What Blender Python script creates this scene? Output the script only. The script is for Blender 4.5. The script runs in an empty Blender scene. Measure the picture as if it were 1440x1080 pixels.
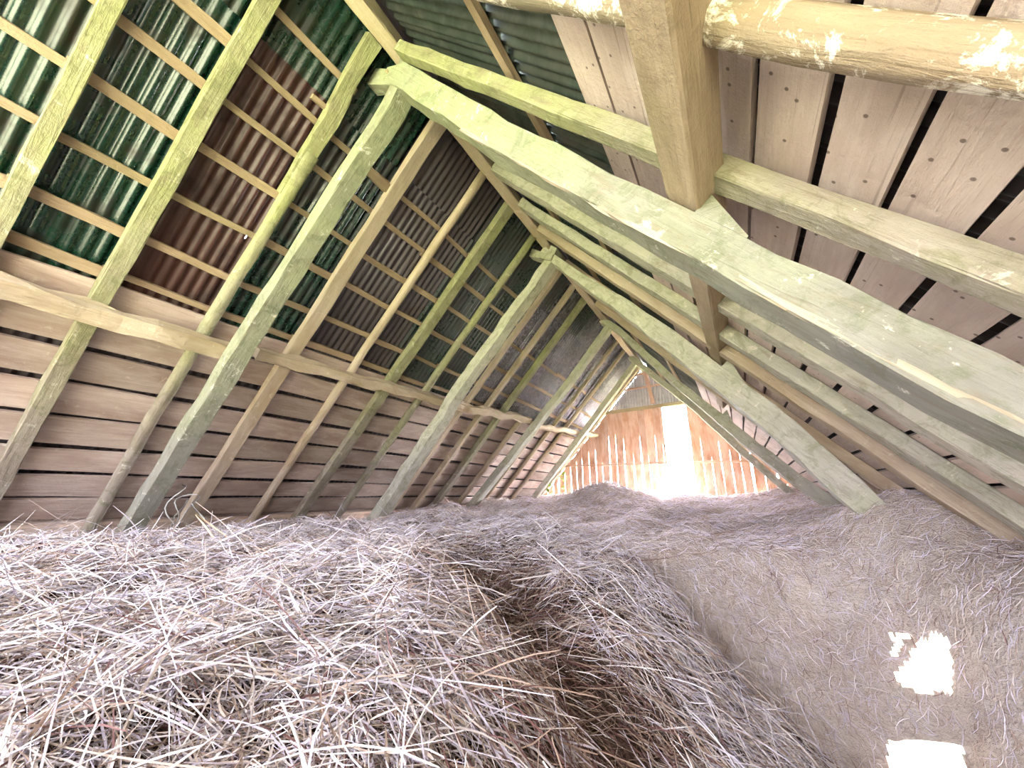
import bpy, math, random
import numpy as np
from mathutils import Vector, Matrix, noise as mnoise

R = random.Random(7)
NR = np.random.RandomState(11)
scene = bpy.context.scene
col = scene.collection

# ------------------------------------------------------------------ camera, world, sun, exposure
ZC = 3.0                                   # eye height above the loft floor
CAMP = Vector((1.9, 0.0, ZC))
YAW, PIT, FPX = math.radians(29.61), math.radians(16.12), 544.0
cam_data = bpy.data.cameras.new('camera')
cam_data.sensor_width = 36.0
cam_data.lens = FPX / 1440.0 * 36.0
cam_data.clip_start = 0.02
cam_data.clip_end = 300
cam = bpy.data.objects.new('camera', cam_data)
cam.location = CAMP
cam.rotation_euler = (math.pi / 2 + PIT, 0, YAW)
col.objects.link(cam)
scene.camera = cam

world = bpy.data.worlds.new('world')
scene.world = world
world.use_nodes = True
wn = world.node_tree.nodes
wl = world.node_tree.links
wn.clear()
wout = wn.new('ShaderNodeOutputWorld')
wbg = wn.new('ShaderNodeBackground')
SUNV = Vector((0.50, 0.64, 0.58)).normalized()
wtc = wn.new('ShaderNodeTexCoord')
wdot = wn.new('ShaderNodeVectorMath'); wdot.operation = 'DOT_PRODUCT'
wdot.inputs[1].default_value = SUNV
wl.new(wtc.outputs['Generated'], wdot.inputs[0])
wmr = wn.new('ShaderNodeMapRange')
wmr.interpolation_type = 'SMOOTHSTEP'
wmr.inputs['From Min'].default_value = 0.0
wmr.inputs['From Max'].default_value = 1.0
wmr.inputs['To Min'].default_value = 0.9
wmr.inputs['To Max'].default_value = 12.0
wl.new(wdot.outputs['Value'], wmr.inputs['Value'])
wbg.inputs['Color'].default_value = (0.90, 0.90, 1.0, 1)
wl.new(wmr.outputs[0], wbg.inputs['Strength'])
wl.new(wbg.outputs[0], wout.inputs[0])

sun_d = bpy.data.lights.new('sun', 'SUN')
sun_d.energy = 1.2
sun_d.angle = math.radians(3)
sun_d.color = (1.0, 0.95, 0.82)
sun = bpy.data.objects.new('sun', sun_d)
sun.rotation_euler = SUNV.to_track_quat('Z', 'Y').to_euler()     # high, beyond the far gable
sun.location = (-12, 0, 20)
col.objects.link(sun)

scene.view_settings.view_transform = 'Standard'
scene.view_settings.look = 'None'
scene.view_settings.gamma = 1.0
scene.view_settings.use_curve_mapping = False
scene.view_settings.exposure = 4.25

# ------------------------------------------------------------------ helpers: tags, materials
def tag(o, label=None, cat=None, group=None, kind=None):
    if label: o['label'] = label
    if cat: o['category'] = cat
    if group: o['group'] = group
    if kind: o['kind'] = kind
    return o


def empty(name, loc=(0, 0, 0)):
    o = bpy.data.objects.new(name, None)
    o.empty_display_size = 0.1
    o.location = loc
    col.objects.link(o)
    return o


def link(name, me, mat, parent=None, M=None):
    o = bpy.data.objects.new(name, me)
    if mat and not me.materials: me.materials.append(mat)
    col.objects.link(o)
    if M is not None:
        o.matrix_world = M
    if parent is not None:
        o.parent = parent
        o.matrix_parent_inverse = Matrix.Translation(parent.location).inverted()
    return o


def mesh(verts, faces, smooth=False):
    me = bpy.data.meshes.new('mesh')
    me.from_pydata([tuple(v) for v in verts], [], faces)
    if smooth:
        me.polygons.foreach_set('use_smooth', [True] * len(me.polygons))
    me.update()
    return me


class NT:
    def __init__(s, name):
        s.m = bpy.data.materials.new(name)
        s.m.use_nodes = True
        s.n = s.m.node_tree.nodes
        s.l = s.m.node_tree.links
        s.n.clear()
        s.out = s.n.new('ShaderNodeOutputMaterial')
        s.b = s.n.new('ShaderNodeBsdfPrincipled')
        s.l.new(s.b.outputs[0], s.out.inputs[0])

    def node(s, t, **kw):
        x = s.n.new(t)
        for k, v in kw.items(): setattr(x, k, v)
        return x

    def set(s, sock, v):
        if hasattr(v, 'is_output'): s.l.new(v, sock)
        else: sock.default_value = v

    def noise(s, vec, scale, detail=4, rough=0.6, dist=0.0):
        x = s.node('ShaderNodeTexNoise')
        if vec is not None: s.l.new(vec, x.inputs['Vector'])
        x.inputs['Scale'].default_value = scale
        x.inputs['Detail'].default_value = detail
        x.inputs['Roughness'].default_value = rough
        x.inputs['Distortion'].default_value = dist
        return x.outputs['Fac']

    def ramp(s, fac, stops):
        x = s.node('ShaderNodeValToRGB')
        el = x.color_ramp.elements
        while len(el) < len(stops): el.new(0.5)
        for e, (p, c) in zip(el, stops):
            e.position = p
            e.color = (c, c, c, 1) if isinstance(c, (int, float)) else (*c, 1)
        s.l.new(fac, x.inputs[0])
        return x.outputs[0]

    def mix(s, f, a, b, mode='MIX'):
        x = s.node('ShaderNodeMix', data_type='RGBA', blend_type=mode)
        s.set(x.inputs[0], f)
        for i, v in ((6, a), (7, b)):
            if hasattr(v, 'is_output'): s.l.new(v, x.inputs[i])
            else: x.inputs[i].default_value = (*v, 1)
        return x.outputs[2]

    def math(s, op, a, b=0.0, clamp=False):
        x = s.node('ShaderNodeMath', operation=op, use_clamp=clamp)
        s.set(x.inputs[0], a)
        s.set(x.inputs[1], b)
        return x.outputs[0]

    def mapping(s, vec, scale=(1, 1, 1), loc=None):
        x = s.node('ShaderNodeMapping')
        s.l.new(vec, x.inputs[0])
        x.inputs['Scale'].default_value = scale
        if loc is not None: s.l.new(loc, x.inputs['Location'])
        return x.outputs[0]

    def bump(s, h, strength=0.4, dist=0.01):
        x = s.node('ShaderNodeBump')
        x.inputs['Strength'].default_value = strength
        x.inputs['Distance'].default_value = dist
        s.l.new(h, x.inputs['Height'])
        s.l.new(x.outputs[0], s.b.inputs['Normal'])

    def fin(s, color, rough=0.85, spec=0.25, metal=0.0):
        s.set(s.b.inputs['Base Color'], color if hasattr(color, 'is_output') else (*color, 1))
        s.set(s.b.inputs['Roughness'], rough)
        s.b.inputs['Specular IOR Level'].default_value = spec
        s.b.inputs['Metallic'].default_value = metal
        return s.m


def wood(name, c1, c2, c3, algae_glow=0.0, algae_glow_col=(0.50, 0.56, 0.16), lichen=0.0, vary=0.25, nails=False, dark=0.35):
    """weathered timber: grain along local X, random tone per object, algae film towards the ridge, which also paints in green uplight"""
    t = NT(name)
    tc = t.node('ShaderNodeTexCoord')
    oi = t.node('ShaderNodeObjectInfo')
    rnd = t.math('MULTIPLY', oi.outputs['Random'], 37.0)
    comb = t.node('ShaderNodeCombineXYZ')
    for k in range(3): t.l.new(rnd, comb.inputs[k])
    g = t.mapping(tc.outputs['Object'], (2.2, 26, 26), comb.outputs[0])
    blot = t.mapping(tc.outputs['Object'], (1.0, 3.0, 3.0), comb.outputs[0])
    gr = t.noise(g, 1.6, 5, 0.65, 0.6)
    bl = t.noise(blot, 1.7, 4, 0.6, 0.4)
    c = t.mix(t.ramp(gr, [(0.3, 0.0), (0.7, 1.0)]), c1, c2)
    c = t.mix(t.ramp(bl, [(0.42, 0.0), (0.68, 1.0)]), c, c3)
    tone = t.ramp(oi.outputs['Random'], [(0.0, 1.0 - vary), (1.0, 1.0)])
    c = t.mix(1.0, c, tone, 'MULTIPLY')
    geo = t.node('ShaderNodeNewGeometry')
    fine = t.noise(t.mapping(geo.outputs['Position'], (1, 1, 1)), 14, 5, 0.7)
    if algae_glow:
        sep = t.node('ShaderNodeSeparateXYZ')
        t.l.new(geo.outputs['Position'], sep.inputs[0])
        h = t.math('MULTIPLY', t.math('SUBTRACT', sep.outputs['Z'], ZC + 0.35), 0.55, True)
        n = t.noise(geo.outputs['Position'], 2.3, 4, 0.65)
        a = t.math('MULTIPLY', t.math('ADD', h, t.math('MULTIPLY', t.math('SUBTRACT', n, 0.5), 1.5)), algae_glow, True)
        c = t.mix(a, c, t.mix(fine, algae_glow_col, tuple(min(1, v * 1.3 + 0.08) for v in algae_glow_col)))
    if lichen:
        l = t.ramp(t.noise(geo.outputs['Position'], 9, 6, 0.75, 0.5), [(0.60 - 0.08 * (lichen > 0.9), 0.0), (0.66 - 0.06 * (lichen > 0.9), 1.0)])
        c = t.mix(t.math('MULTIPLY', l, lichen), c, (0.80, 0.76, 0.62))
    if algae_glow > 0.4:      # moss freckles and grey-brown stains
        m1 = t.ramp(t.noise(geo.outputs['Position'], 6.5, 6, 0.75, 0.8), [(0.50, 0.0), (0.62, 1.0)])
        c = t.mix(t.math('MULTIPLY', m1, 0.45), c, tuple(v * 0.45 for v in algae_glow_col))
        m2 = t.ramp(t.noise(t.mapping(tc.outputs['Object'], (2.5, 11, 11), comb.outputs[0]), 2.0, 6, 0.7, 0.5), [(0.52, 0.0), (0.66, 1.0)])
        c = t.mix(t.math('MULTIPLY', m2, 0.45), c, (0.20, 0.155, 0.105))
    # dark weather checks along the grain
    chk = t.ramp(t.noise(t.mapping(tc.outputs['Object'], (1.2, 60, 60), comb.outputs[0]), 1.0, 3, 0.5, 0.8), [(0.66, 0.0), (0.75, 1.0)])
    c = t.mix(t.math('MULTIPLY', chk, dark), c, (0.10, 0.065, 0.045))
    if nails:
        v = t.node('ShaderNodeTexVoronoi', voronoi_dimensions='2D')
        t.l.new(t.mapping(tc.outputs['Object'], (7.0, 7.0, 0.01), comb.outputs[0]), v.inputs['Vector'])
        v.inputs['Scale'].default_value = 1.0
        d = t.ramp(v.outputs['Distance'], [(0.035, 1.0), (0.055, 0.0)])
        c = t.mix(t.math('MULTIPLY', d, 0.75), c, (0.08, 0.05, 0.04))
    t.bump(t.math('ADD', t.math('MULTIPLY', gr, 0.8), fine), 0.8, 0.012)
    return t.fin(c, 0.9, 0.15)


M_TIMBER = wood('hewn_timber', (0.225, 0.215, 0.18), (0.285, 0.28, 0.24), (0.19, 0.18, 0.15), 0.75, (0.22, 0.255, 0.115), 0.6)
M_TIMBER2 = wood('lightened_hewn_timber', (0.46, 0.44, 0.37), (0.56, 0.54, 0.47), (0.40, 0.38, 0.32), 0.45, (0.42, 0.46, 0.22), 0.5)  # lit copy of the hewn timber: brighter colour makes up for dim far light
M_RAFTER = wood('rafter_wood', (0.30, 0.26, 0.21), (0.36, 0.32, 0.27), (0.23, 0.19, 0.15), 0.80, (0.235, 0.255, 0.09), 0.4)
M_RAFTER2 = wood('bare_rafter_wood', (0.46, 0.36, 0.27), (0.60, 0.50, 0.39), (0.38, 0.28, 0.19), 0.30, (0.50, 0.47, 0.22), 0.3)
M_BATTEN = wood('batten_wood', (0.32, 0.22, 0.165), (0.42, 0.31, 0.23), (0.25, 0.17, 0.125), 0.18, (0.55, 0.5, 0.2), 0.0, 0.35)
M_PLANKL = wood('left_plank_wood', (0.52, 0.41, 0.345), (0.66, 0.55, 0.48), (0.40, 0.295, 0.245), 0.0, vary=0.35, lichen=0.2)
M_PLANKR = wood('right_plank_wood', (0.60, 0.49, 0.42), (0.70, 0.60, 0.53), (0.50, 0.40, 0.34), 0.0, vary=0.20, nails=True)
M_GABLE = wood('gable_plank_wood', (0.62, 0.40, 0.28), (0.74, 0.55, 0.43), (0.52, 0.28, 0.16), 0.0, vary=0.25)  # base colour lightened to carry the glare of the backlit gable
M_SPLIT = wood('split_wood', (0.42, 0.36, 0.26), (0.52, 0.46, 0.35), (0.32, 0.26, 0.18), 0.0, vary=0.2)
M_BEAM = wood('purlin_wood', (0.34, 0.25, 0.18), (0.43, 0.33, 0.24), (0.27, 0.20, 0.14), 0.15, vary=0.1)
M_LOG = wood('barked_log', (0.36, 0.265, 0.165), (0.44, 0.345, 0.23), (0.30, 0.235, 0.155), 0.35, (0.15, 0.18, 0.09), 1.0)


def metal(name, base, base2, rust, rust_amt, rough=0.35, spec=0.7, metallic=0.0, streak=0.5):
    t = NT(name)
    tc = t.node('ShaderNodeTexCoord')
    oi = t.node('ShaderNodeObjectInfo')
    comb = t.node('ShaderNodeCombineXYZ')
    rnd = t.math('MULTIPLY', oi.outputs['Random'], 23.0)
    for k in range(3): t.l.new(rnd, comb.inputs[k])
    v = t.mapping(tc.outputs['Object'], (1, 1, 1), comb.outputs[0])
    n1 = t.noise(t.mapping(tc.outputs['Object'], (1.1, 9, 4), comb.outputs[0]), 1.5, 4, 0.6)
    n2 = t.noise(v, 3.0, 5, 0.65, 0.5)
    n3 = t.noise(v, 26.0, 4, 0.7)
    c = t.mix(t.ramp(n1, [(0.35, 0.0), (0.65, 1.0)]), base, base2)
    r = t.ramp(n2, [(1.0 - rust_amt - 0.12, 0.0), (1.0 - rust_amt + 0.08, 1.0)])
    c = t.mix(r, c, rust)
    c = t.mix(t.math('MULTIPLY', n3, streak), c, tuple(x * 0.35 for x in base))
    ro = t.math('ADD', t.math('MULTIPLY', r, 0.3), t.math('ADD', t.math('MULTIPLY', n3, 0.25), rough - 0.12))
    t.bump(n3, 0.25, 0.004)
    return t.fin(c, ro, spec, metallic)


M_GREEN = metal('green_sheet_metal', (0.005, 0.03, 0.016), (0.008, 0.048, 0.031), (0.02, 0.009, 0.006), 0.40, 0.25, 0.65)
M_DKGREEN = metal('dark_green_sheet_metal', (0.025, 0.06, 0.042), (0.03, 0.05, 0.04), (0.035, 0.025, 0.025), 0.42, 0.28, 1.0)
M_DARK = metal('dark_sheet_metal', (0.04, 0.03, 0.033), (0.055, 0.042, 0.05), (0.04, 0.018, 0.014), 0.40, 0.32, 0.9)
M_RUST = metal('rusty_sheet_metal', (0.05, 0.014, 0.01), (0.075, 0.027, 0.02), (0.018, 0.006, 0.004), 0.40, 0.42, 0.5)
M_ZINC = metal('galvanised_sheet_metal', (0.26, 0.265, 0.28), (0.36, 0.36, 0.38), (0.09, 0.075, 0.07), 0.36, 0.25, 1.0, 0.65)
M_ZINC2 = metal('pale_sheet_metal', (0.46, 0.47, 0.50), (0.58, 0.58, 0.60), (0.28, 0.25, 0.24), 0.3, 0.35, 0.7, 0.2, 0.2)
M_RIGHTM = metal('mossy_sheet_metal', (0.07, 0.072, 0.058), (0.05, 0.085, 0.066), (0.03, 0.048, 0.036), 0.45, 0.5, 0.5)

# ------------------------------------------------------------------ roof geometry
A = math.radians(47.8)
SA, CA = math.sin(A), math.cos(A)
ZR = 3.4 + ZC


def RP(side, y, s, off=0.0):
    """point of the roof: y along the ridge, s down the slope, off inward from the rafters' inner face"""
    return Vector((side * (s * CA - off * SA), y, ZR - s * SA - off * CA))


def RN(side): return Vector((side * SA, 0, CA))     # outward normal


def frame(a, b, nrm):
    x = (b - a).normalized()
    z = (nrm - x * nrm.dot(x)).normalized()
    y = z.cross(x)
    return Matrix(((x.x, y.x, z.x, a.x), (x.y, y.y, z.y, a.y), (x.z, y.z, z.z, a.z), (0, 0, 0, 1)))


SQ = lambda c: [(-1 + c, -1), (1 - c, -1), (1, -1 + c), (1, 1 - c), (1 - c, 1), (-1 + c, 1), (-1, 1 - c), (-1, -1 + c)]
RND = [(math.cos(2 * math.pi * k / 12), math.sin(2 * math.pi * k / 12)) for k in range(12)]


def bar_mesh(L, w, d, sec='sq', seg=10, rough=0.006, bend=(0.0, 0.0), taper=(1, 1), twist=0.0, seed=None, chamfer=0.12, path=None):
    """a hewn bar along local X; w across (Y), d deep (Z); wavy edges; path(t) -> (dy, dz, kw, kd)"""
    rr = random.Random(seed if seed is not None else R.random())
    prof = RND if sec == 'round' else SQ(chamfer)
    n = len(prof)
    V, Fc = [], []
    ph = rr.random() * 50
    for i in range(seg + 1):
        t = i / seg
        k = taper[0] + (taper[1] - taper[0]) * t
        oy = bend[0] * math.sin(math.pi * t) + rough * 1.2 * mnoise.noise((t * L * 2.2 + ph, 0, 0))
        oz = bend[1] * math.sin(math.pi * t) + rough * 1.2 * mnoise.noise((t * L * 2.2 + ph, 7, 0))
        kw = kd = k
        if path:
            a, b, c, e = path(t)
            oy += a; oz += b; kw *= c; kd *= e
        for j, (p, q) in enumerate(prof):
            jit = rough * mnoise.noise((t * L * 5 + ph, j * 3.1, 1.7)) * 1.6
            yy = p * (w / 2 * kw + jit) + oy
            zz = q * (d / 2 * kd + jit) + oz
            if twist:
                c, s2 = math.cos(twist * t), math.sin(twist * t)
                yy, zz = yy * c - zz * s2, yy * s2 + zz * c
            V.append((t * L, yy, zz))
    for i in range(seg):
        for j in range(n):
            Fc.append((i * n + j, i * n + (j + 1) % n, (i + 1) * n + (j + 1) % n, (i + 1) * n + j))
    Fc.append(tuple(reversed(range(n))))
    Fc.append(tuple(range(seg * n, seg * n + n)))
    return mesh(V, Fc, sec == 'round')


def bar(name, a, b, w, d, mat, parent=None, nrm=Vector((0, 0, 1)), **kw):
    return link(name, bar_mesh((b - a).length, w, d, **kw), mat, parent, frame(a, b, nrm))


def slope_bar(name, side, y0, s0, y1, s1, off, w, d, mat, parent=None, **kw):
    """bar lying on a roof slope; off = inward offset of its inner face; the bar's depth goes outward from there"""
    o0, o1 = off if isinstance(off, tuple) else (off, off)
    return bar(name, RP(side, y0, s0, o0 - d / 2), RP(side, y1, s1, o1 - d / 2), w, d, mat, parent, RN(side), **kw)


# ------------------------------------------------------------------ setting: roof slopes with sheets, battens, planks
def sheet_mesh(L, W, pitch=0.076, amp=0.012, hole=None):
    nw = max(2, int(round(W / pitch)))
    ny = nw * 6
    sx = [0, 0.5, 1.0] if not hole else [0, hole[0] / L - 0.006, hole[0] / L + 0.006, 1.0]
    ph = R.random() * 6
    V, Fc = [], []
    for x in sx:
        for j in range(ny + 1):
            yy = W * j / ny
            V.append((x * L, yy, amp * math.sin(2 * math.pi * yy / pitch + ph) + 0.004 * mnoise.noise((x * 3, yy * 4, ph))))
    hj = int(hole[1] / W * ny) if hole else -1
    for i in range(len(sx) - 1):
        for j in range(ny):
            if hole and i == 1 and hj <= j < hj + 1: continue
            Fc.append((i * (ny + 1) + j, (i + 1) * (ny + 1) + j, (i + 1) * (ny + 1) + j + 1, i * (ny + 1) + j + 1))
    return mesh(V, Fc, True)


YCOL = [-2.2, -1.5, -0.85, -0.15, 0.70, 1.38, 2.08, 2.72, 3.32, 4.02, 4.77, 5.47, 6.17, 6.87, 7.57, 8.27, 8.97, 9.67, 10.37, 11.02]
cl = empty('ceiling_left', (0, 0, ZR)); tag(cl, kind='structure')
cr = empty('ceiling_right', (0, 0, ZR)); tag(cr, kind='structure')


def add_sheet(par, side, y0, y1, s0, s1, mat, lift, hole=None):
    a = RP(side, y0 - 0.03, s0, -0.150 - lift)
    M = frame(a, RP(side, y0 - 0.03, s1, -0.150 - lift), RN(side))
    W = y1 - y0 + 0.06
    if side > 0:       # local Y must run with the ridge
        pass
    if (M.to_3x3() @ Vector((0, 1, 0))).y < 0:
        M = frame(RP(side, y1 + 0.03, s0, -0.150 - lift), RP(side, y1 + 0.03, s1, -0.150 - lift), RN(side))
    link('corrugated_sheet', sheet_mesh(s1 - s0, W, hole=hole), mat, par, M)


for i in range(len(YCOL) - 1):
    y0, y1 = YCOL[i], YCOL[i + 1]
    if y0 < 0.6: up, lo = M_GREEN, M_GREEN
    elif y0 < 1.3: up, lo = M_GREEN, M_RUST
    elif y0 < 2.0: up, lo = M_GREEN, M_GREEN
    elif y0 < 3.2: up, lo = M_DARK, M_DARK
    elif y0 < 4.6: up, lo = M_DKGREEN, M_DKGREEN
    elif y0 < 6.8: up, lo = (M_DKGREEN if int(y0 * 10) % 2 else M_ZINC), M_ZINC
    else: up, lo = M_ZINC, M_ZINC
    k = (i % 2) * 0.004
    add_sheet(cl, -1, y0, y1, 0.0, 0.64, up, k - 0.014)
    if 0.6 < y0 < 1.3:
        add_sheet(cl, -1, y0, y1, 0.56, 2.92, lo, k, (1.36, 0.10))
    else:
        add_sheet(cl, -1, y0, y1, 0.56, 2.92, lo, k)
    add_sheet(cl, -1, y0, y1, 2.82, 5.35, M_DARK, k + 0.012)
    rm = M_RIGHTM if y0 < 2.0 or y0 > 5 else M_DKGREEN
    add_sheet(cr, 1, y0, y1, 0.0, 1.50, rm, k)
    add_sheet(cr, 1, y0, y1, 1.42, 2.92, M_RIGHTM, k + 0.012)
    add_sheet(cr, 1, y0, y1, 2.82, 5.35, M_DARK, k + 0.024)
# folded ridge cap on the outside
for y0, y1 in ((-2.25, 2.2), (2.1, 6.6), (6.5, 11.05)):
    V = []
    for y in (y0, y1):
        V += [RP(-1, y, 0.22, -0.175), (0, y, ZR + 0.175 / CA + 0.01), RP(1, y, 0.22, -0.175), RP(1, y, 0.22, -0.178), (0, y, ZR + 0.175 / CA + 0.02), RP(-1, y, 0.22, -0.178)]
    link('ridge_cap', mesh(V, [(0, 1, 7, 6), (1, 2, 8, 7), (2, 3, 9, 8), (3, 4, 10, 9), (4, 5, 11, 10), (5, 0, 6, 11)]), M_DARK, cl)

# battens under the sheets
YB = [-2.2, -1.3, -0.55, 0.19, 0.71, 1.39, 2.10, 2.83, 3.40, 4.08, 5.00, 5.58, 6.10, 7.10, 7.75, 8.38, 9.05, 9.7, 10.55, 10.95]
for i in range(len(YB) - 1):
    y0, y1 = YB[i], YB[i + 1]
    rows = [0.82, 1.13, 1.50, 1.88, 2.29, 2.61] if y0 < 4.5 else [1.45, 1.9, 2.3, 2.62]
    if y0 < 1.0: rows = [0.42] + rows
    for s in rows:
        ds, de = R.uniform(-0.02, 0.02), R.uniform(-0.02, 0.02)
        w = R.uniform(0.045, 0.07) * (1.15 if y0 < 0.6 else 1)
        slope_bar('batten', -1, y0 - R.uniform(0.02, 0.06), s + ds, y1 + R.uniform(0.02, 0.06), s + de, -0.102 + R.uniform(-0.002, 0.002), w, 0.028, M_BATTEN, cl, seg=3, rough=0.004)
for y0, y1 in ((-2.2, 0.75), (0.7, 2.9), (2.8, 5.0), (4.9, 7.1), (7.0, 9.1), (9.0, 10.95)):
    for s in ((0.62, 1.44) if y0 > 2 else (1.44,)):
        slope_bar('batten', 1, y0, s + R.uniform(-.02, .02), y1, s + 0.02 + R.uniform(-.02, .02), -0.102, 0.085, 0.035, M_BATTEN, cr, seg=4, rough=0.004)
slope_bar('batten', -1, 1.18, 0.70, 1.40, 0.69, -0.06, 0.04, 0.04, M_BATTEN, cl, seg=3)
slope_bar('batten', -1, 1.80, 0.84, 2.12, 0.86, -0.04, 0.085, 0.05, M_BATTEN, cl, seg=3)


def plank_mesh(L, W, T, gapy, seg=6, seed=0):
    """board with wavy long edges (so the joints vary in width) and a slight cup"""
    V, Fc = [], []
    ph = R.random() * 90
    for i in range(seg + 1):
        t = i / seg
        e0 = gapy * (0.5 + 0.5 * mnoise.noise((t * L * 0.9 + ph, 0, 0)))
        e1 = gapy * (0.5 + 0.5 * mnoise.noise((t * L * 0.9 + ph, 9, 0)))
        z = 0.004 * mnoise.noise((t * L + ph, 4, 0))
        for yy, zz in ((-W / 2 + e0, z - T / 2), (0, z - T / 2 - 0.002), (W / 2 - e1, z - T / 2), (W / 2 - e1, z + T / 2), (-W / 2 + e0, z + T / 2)):
            V.append((t * L, yy, zz))
    for i in range(seg):
        for j in range(5):
            Fc.append((i * 5 + j, i * 5 + (j + 1) % 5, i * 5 + 5 + (j + 1) % 5, i * 5 + 5 + j))
    Fc += [tuple(reversed(range(5))), tuple(range(seg * 5, seg * 5 + 5))]
    return mesh(V, Fc)


def slope_planks(par, side, edges, cuts, mat, gap, T=0.026):
    for r in range(len(edges) - 1):
        s0, s1 = edges[r], edges[r + 1]
        cc = cuts[r % len(cuts)]
        for y0, y1 in zip(cc[:-1], cc[1:]):
            off = -0.103 - T / 2 + R.uniform(-0.004, 0.002)
            sm = (s0 + s1) / 2
            a, b = RP(side, y0 + 0.004, sm, off), RP(side, y1 - 0.004, sm + R.uniform(-0.008, 0.008), off)
            link('plank', plank_mesh((b - a).length, s1 - s0, T, gap), mat, par, frame(a, b, RN(side)))


slope_planks(cl, -1, [2.66, 2.95, 3.25, 3.55, 3.86, 4.16, 4.44, 4.71, 4.98, 5.3],
             [[-2.2, 0.71, 2.83, 5.0, 7.1, 9.05, 10.95], [-2.2, 1.39, 4.08, 6.1, 8.38, 10.95], [-2.2, 0.71, 3.4, 5.58, 7.75, 9.7, 10.95]], M_PLANKL, 0.05)
slope_planks(cr, 1, [2.08, 2.31, 2.55, 2.79, 3.03, 3.26, 3.49, 3.72, 3.95, 4.17, 4.39, 4.61, 4.83, 5.2],
             [[-2.2, 2.85, 5.6, 8.3, 10.95], [-2.2, 3.9, 6.6, 10.95], [-2.2, 2.85, 5.0, 7.7, 10.95]], M_PLANKR, 0.032)

# ------------------------------------------------------------------ gable wall at the far end
YG = 11.0
gx = lambda x: 1.9 + (x - 1.9) * YG / 10.3
gz = lambda z: ZC + z * YG / 10.3
wf = empty('wall_far', (0, YG, ZC)); tag(wf, kind='structure')
TOPZ = gz(2.2)


def roof_z(x): return ZR - abs(x) / CA * SA + 0.10 / CA      # underside of battens at x


x = -3.75
flip = False
while x < 3.75:
    w = R.uniform(0.17, 0.25)
    x1 = x + w
    o0, o1 = gx(0.44), gx(1.02)
    if x < o0 < x1: x1 = o0
    if o0 <= x < o1 - 0.01:
        x = o1
        continue
    top = min(TOPZ + 0.02, roof_z(x + 0.02) - 0.06, roof_z(x1 - 0.02) - 0.06)
    if top > ZC - 0.6:
        tl = min(TOPZ + 0.02, roof_z(x) + 0.035); tr = min(TOPZ + 0.02, roof_z(x1) + (0.03 if x < 0 else -0.01))
        g = -0.004; flip = not flip
        bl = R.uniform(0.0, 0.05) if R.random() < 0.45 else 0.0
        br = R.uniform(0.0, 0.05) if R.random() < 0.45 else 0.0
        pts = [(x + g, tl), (x1 - g, tr)]
        H = min(tl, tr) - (ZC - 0.7)
        zb = ZC - 0.7
        ns = 6
        zk = ZC + R.uniform(0.9, 1.9)
        rights, lefts = [], []
        for k in range(1, ns + 1):
            z = tr + (zb - tr) * k / ns
            f = max(0.0, min(1.0, (zk - z) / 1.3))
            rights.append((x1 - g - br * f - (R.uniform(0, .016) if f > 0 else 0), z))
            z = tl + (zb - tl) * k / ns
            lefts.append((x + g + bl * f + (R.uniform(0, .016) if f > 0 else 0), z))
        ring = [(x + g, tl)] + lefts + rights[::-1] + [(x1 - g, tr)]
        n = len(ring)
        dy = 0.013 if flip else -0.013
        V = [(p, dy - 0.012, q) for p, q in ring] + [(p, dy + 0.012, q) for p, q in ring]
        Fc = []
        # quad strips between the two long edges
        L = [0] + list(range(1, ns + 1))
        Rr = [n - 1] + [n - 2 - k for k in range(ns)]
        for k in range(ns):
            Fc.append((L[k], L[k + 1], Rr[k + 1], Rr[k]))
            Fc.append((L[k] + n, Rr[k] + n, Rr[k + 1] + n, L[k + 1] + n))
        for k in range(n):
            Fc.append((k, k + n, (k + 1) % n + n, (k + 1) % n))
        # local X along the plank (its length) so the grain runs upright
        me = mesh([(q - ZC, -(p - x), o) for p, o, q in V], Fc)
        M = Matrix(((0, -1, 0, x), (0, 0, 1, YG), (1, 0, 0, ZC), (0, 0, 0, 1)))
        link('plank', me, M_GABLE, wf, M)
    x = x1
# corrugated infill above the planks, laths and post
for xa, xb in ((-1.45, -0.70), (-0.76, -0.02), (-0.08, 0.66), (0.60, 1.42)):
    nw = 6
    ny = int((xb - xa) / 0.076) * nw
    V, Fc = [], []
    for j in range(ny + 1):
        xx = xa + (xb - xa) * j / ny
        zt = roof_z(xx) + 0.05
        yy = 0.05 + 0.016 * math.sin(2 * math.pi * xx / 0.076) + (0.006 if xa in (-0.76, 0.60) else 0)
        V += [(xx, yy, gz(2.17) - ZC), (xx, yy, max(zt, gz(2.17) + 0.02) - ZC)]
    for j in range(ny): Fc.append((2 * j, 2 * j + 2, 2 * j + 3, 2 * j + 1))
    link('corrugated_sheet', mesh(V, Fc, True), M_ZINC2, wf, Matrix.Translation((0, YG, ZC)))
bar('lath', Vector((-1.0, YG - 0.05, gz(2.72))), Vector((0.98, YG - 0.05, gz(2.80))), 0.05, 0.045, M_GABLE, wf, seg=4)
bar('lath', Vector((-0.62, YG - 0.05, gz(3.10))), Vector((0.55, YG - 0.05, gz(3.14))), 0.045, 0.045, M_GABLE, wf, seg=4)
bar('lath', Vector((-1.55, YG - 0.035, gz(2.16))), Vector((1.50, YG - 0.035, gz(2.25))), 0.05, 0.09, M_BEAM, wf, seg=4)
bar('rail', Vector((-3.1, YG - 0.06, gz(0.80))), Vector((gx(0.44), YG - 0.06, gz(0.78))), 0.06, 0.055, M_GABLE, wf, seg=6)
bar('rail', Vector((gx(1.02), YG - 0.06, gz(0.77))), Vector((3.1, YG - 0.06, gz(0.72))), 0.06, 0.055, M_GABLE, wf, seg=6)
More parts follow.
